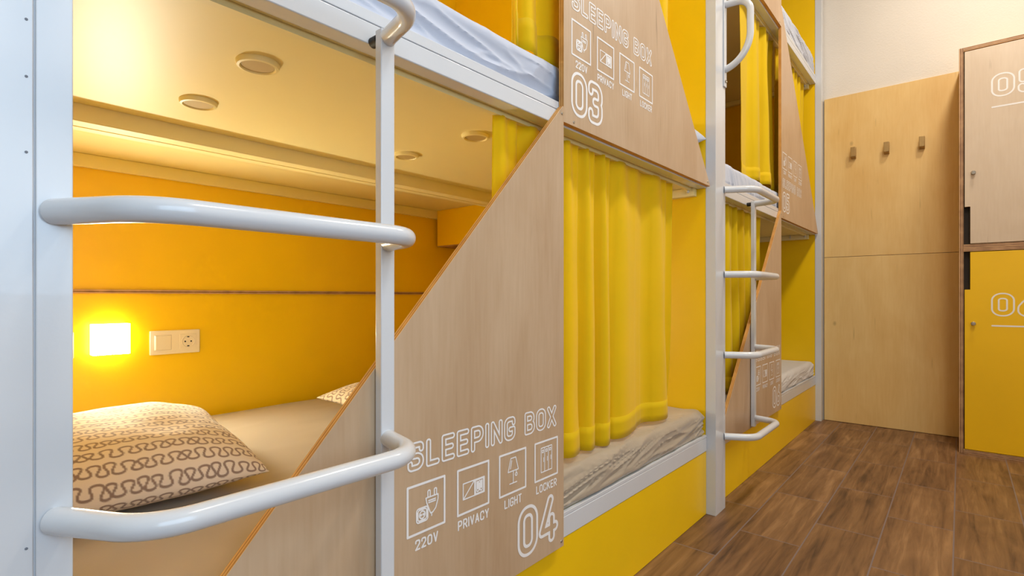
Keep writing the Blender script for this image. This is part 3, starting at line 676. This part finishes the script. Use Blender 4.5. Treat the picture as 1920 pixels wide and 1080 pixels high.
def squiggle(X, Y, seed, pitch=.050, wave=.031, lw=.0027):
    """rows of a meandering printed line, as a 0..1 field"""
    rng = np.random.RandomState(seed); x0, x1, y0, y1 = X.min(), X.max(), Y.min(), Y.max()
    d = np.full(X.shape, 9.0); nrow = int((x1 - x0) / pitch) + 2
    for k in range(nrow):
        n = int((y1 - y0) / wave) + 3; t = np.linspace(0, 2 * math.pi * n, n * 22); ki = t / (2 * math.pi)
        A = np.interp(ki, np.arange(n + 1),   .0125 + .0055 * rng.rand(n + 1)); off = np.interp(ki, np.arange(n + 1), .006 * (rng.rand(n + 1) - .5)); st = np.interp(ki, np.arange(n + 1),   .5 * wave * (rng.rand(n + 1) - .5))
        px = x0 - .01 + k * pitch + off + A * np.sin(t); py = y0 + wave * ki + st - .0068 * np.sin(2 * t)
        pts = np.stack([px, py], 1)
        rows = np.nonzero(np.any((X > px.min() - .006) & (X < px.max() + .006), axis=1))[0]
        if len(rows) == 0: continue
        a, b = rows[0], rows[-1] + 1; xs = X[a:b]; ysb = Y[a:b]; dd = np.full(xs.shape, 9.0)
        for j in range(0, len(pts) - 1):
            p, q = pts[j], pts[j + 1]
            sel = (np.abs(ysb - (p[1] + q[1]) / 2) < .014) & (np.abs(xs - (p[0] + q[0]) / 2) < .014)
            if not sel.any(): continue
            e = q - p; tt = np.clip(((xs[sel] - p[0]) * e[0] + (ysb[sel] - p[1]) * e[1]) / max(e.dot(e), 1e-12), 0, 1)
            dd[sel] = np.minimum(dd[sel], np.hypot(xs[sel] - p[0] - tt * e[0], ysb[sel] - p[1] - tt * e[1]))
        d[a:b] = np.minimum(d[a:b], dd)
    return np.clip((lw - d) / .0014 + .5, 0, 1)
pillow((-1.755, .395, .556, .480), .325, .285, .108, R(-6), R(-4), 'print', 4, 'beige pillow with brown squiggle print lying near the glowing wall lamp', 330, True, .06, 'pillow', 'squiggle print pillows')
pillow((-1.98, 1.60, .530, .478), .25, .36, .075, R(6), R(-4), 'print', 6, 'second squiggle print pillow, a corner showing behind panel 04', 150, True, .10, 'pillow', 'squiggle print pillows')
pillow((-1.200, 2.305, 1.722, 1.684), .315, .105, .100, R(0), R(0), 'sheet', 8, 'white pillow on the upper near bunk, peeking out behind panel 03', 60, False)

# ------------------------------------------------------------------ wall lamp, switches
XW = XB
def wall_lamp(y, z, lab):
    r_ = empty('wall_lamp', (XW, y, z - .07))
    B('back_plate', (XW + .0005, XW + .012, y - .055, y + .055, z - .055, z + .055), 'white', r_, .002)
    mb = MB().box(XW + .0125, XW + .055, y - .059, y + .059, z - .059, z + .059); mb.m = [1, 0, 1, 1, 1, 1]
    obj('glass_shade', mb, ['lamp', 'lamp_rim'], r_)
    return tag(r_, lab, 'wall lamp', 'glowing wall lamps')
wall_lamp(.5405, .834, 'glowing square wall lamp above the squiggle pillow')
def plate(y0, y1, z, lab, kinds):
    r_ = empty('switch_plate', (XW, (y0 + y1) / 2, z - .05)); h = .0505
    B('frame', (XW + .0005, XW + .010, y0, y1, z - h, z + h), 'plastic', r_, .003)
    n = len(kinds); wd = (y1 - y0) / n
    for i, k in enumerate(kinds):
        c = y0 + wd * (i + .5); s = .032
        if k == 'switch':
            mb = MB().add([(XW + .010, c - s, z - s), (XW + .010, c + s, z - s), (XW + .010, c + s, z + s), (XW + .010, c - s, z + s),
                           (XW + .016, c - s + .005, z - s + .002), (XW + .012, c + s - .002, z - s + .002), (XW + .012, c + s - .002, z + s - .002), (XW + .016, c - s + .005, z + s - .002)],
                          [(3, 2, 1, 0), (4, 5, 6, 7), (0, 1, 5, 4), (1, 2, 6, 5), (2, 3, 7, 6), (3, 0, 4, 7)])
            obj('rocker', mb, 'plastic', r_, .001)
        else:
            mb = MB().box(XW + .009, XW + .0112, c - s, c + s, z - s, z + s); obj('insert', mb, 'plastic', r_, .0006)
            sk = obj('socket_well', MB().lathe((XW + .0113, c, z), (1, 0, 0), [(0, -.0001), (.020, -.0001), (.022, .0002), (.0235, .0022), (.0255, .0022), (.0262, 0)], 40), 'plastic', r_)
            for dy, dz_, rr in ((-.0115, 0, .0034), (.0115, 0, .0034)):
                obj('pin_hole', MB().lathe((XW + .0112, c + dy, z + dz_), (1, 0, 0), [(rr, 0), (rr, .0006), (0, .0006)], 16), 'black', sk)
            for dz_ in (.0195, -.0195): B('earth_clip', (XW + .0112, XW + .0135, c - .004, c + .004, z + dz_ - .0022, z + dz_ + .0022), 'black', sk)
    return tag(r_, lab, 'switch plate', 'switch plates in the sleeping box')
plate(.678, .8667, .806, 'cream switch and round socket plate right of the glowing lamp', ['switch', 'socket'])
plate(.325, .4335, .815, 'switch plate left of the glowing lamp, almost hidden by the near post', ['switch'])
wall_lamp(.5405 + 0.0, .834 + 1.217, 'glowing square wall lamp of the upper near bunk')

# ------------------------------------------------------------------ lockers
YL = 4.426
def locker(z0, z1, mdoor, number, notch, knob_z, znum, zline, lab, t=.0225):
    x0, x1 = -.006, .527; r_ = empty('locker', ((x0 + x1) / 2, (YL + YP) / 2, z0))
    tb = .022
    def board(b, mats, nm='side_board'):
        mb = MB(); mb.box(*b); mb.m = [0, 0, 1, 0, 0, 0]; return obj(nm, mb, mats, r_, .0008)
    yb = YP - .003
    board((x0, x0 + t, YL, yb, z0, z1), ['ply_wall', 'edge_v']); board((x1 - t, x1, YL, yb, z0, z1), ['ply_wall', 'edge_v'])
    board((x0 + t + .0002, x1 - t - .0002, YL, yb, z0, z0 + tb), ['ply_wall', 'edge_z'], 'bottom_board'); board((x0 + t + .0002, x1 - t - .0002, YL, yb, z1 - tb, z1), ['ply_wall', 'edge_z'], 'top_board')
    B('back_board', (x0 + t, x1 - t, yb - .012, yb, z0 + tb, z1 - tb), 'dark', r_)
    B('shade_sheet', (x0 + t + .0005, x1 - t - .0005, YL + .03, YL + .034, z0 + tb + .0005, z1 - tb - .0005), 'dark', r_)  # added dark sheet, stands in for the shade behind the door notch
    a, b, c, d = x0 + t + .005, x1 - t - .004, z0 + tb + .005, z1 - tb - .005
    nx = a + .027
    if notch == 'bottom': poly = [(nx, c), (b, c), (b, d), (a, d), (a, 1.572), (nx, 1.572)]
    else: poly = [(a, c), (b, c), (b, d), (nx, d), (nx, 1.044), (a, 1.044)]
    dr = obj('door', MB().prism_y(poly, YL + .001, YL + .020, 0, 1), [mdoor, 'edge_x' if mdoor == 'ply_pale' else mdoor], r_, .0008)
    kn = obj('knob', MB().lathe((.063, YL + .001, knob_z), (0, -1, 0), [(.012, 0), (.012, .002), (.007, .005), (.007, .012), (.0115, .016), (.0125, .021), (.010, .024), (0, .0245)], 28), 'steel', dr)
    place = lambda u, v: (u, YL + .0004, v)
    mb = MB(); text(mb, number, .146, znum, .146, .0155, .0085, .004, place, .0016, .232); obj('number_lettering', mb, 'vinyl', dr, recalc=False)
    mb = MB(); field_mesh(mb, [[(.152, zline), (.372, zline)]], 0, .0095, place, .0016); obj('underline', mb, 'vinyl', dr, recalc=False)
    return tag(r_, lab, 'locker', 'lockers on the end wall')
locker(.0005, 1.3095, 'locker_yellow', '06', 'top', .829, .877, .818, 'yellow locker numbered 06 standing on the floor by the end wall')
locker(1.310, 2.589, 'ply_pale', '05', 'bottom', 1.782, 2.236, 2.178, 'pale birch locker numbered 05 on top of the yellow one')
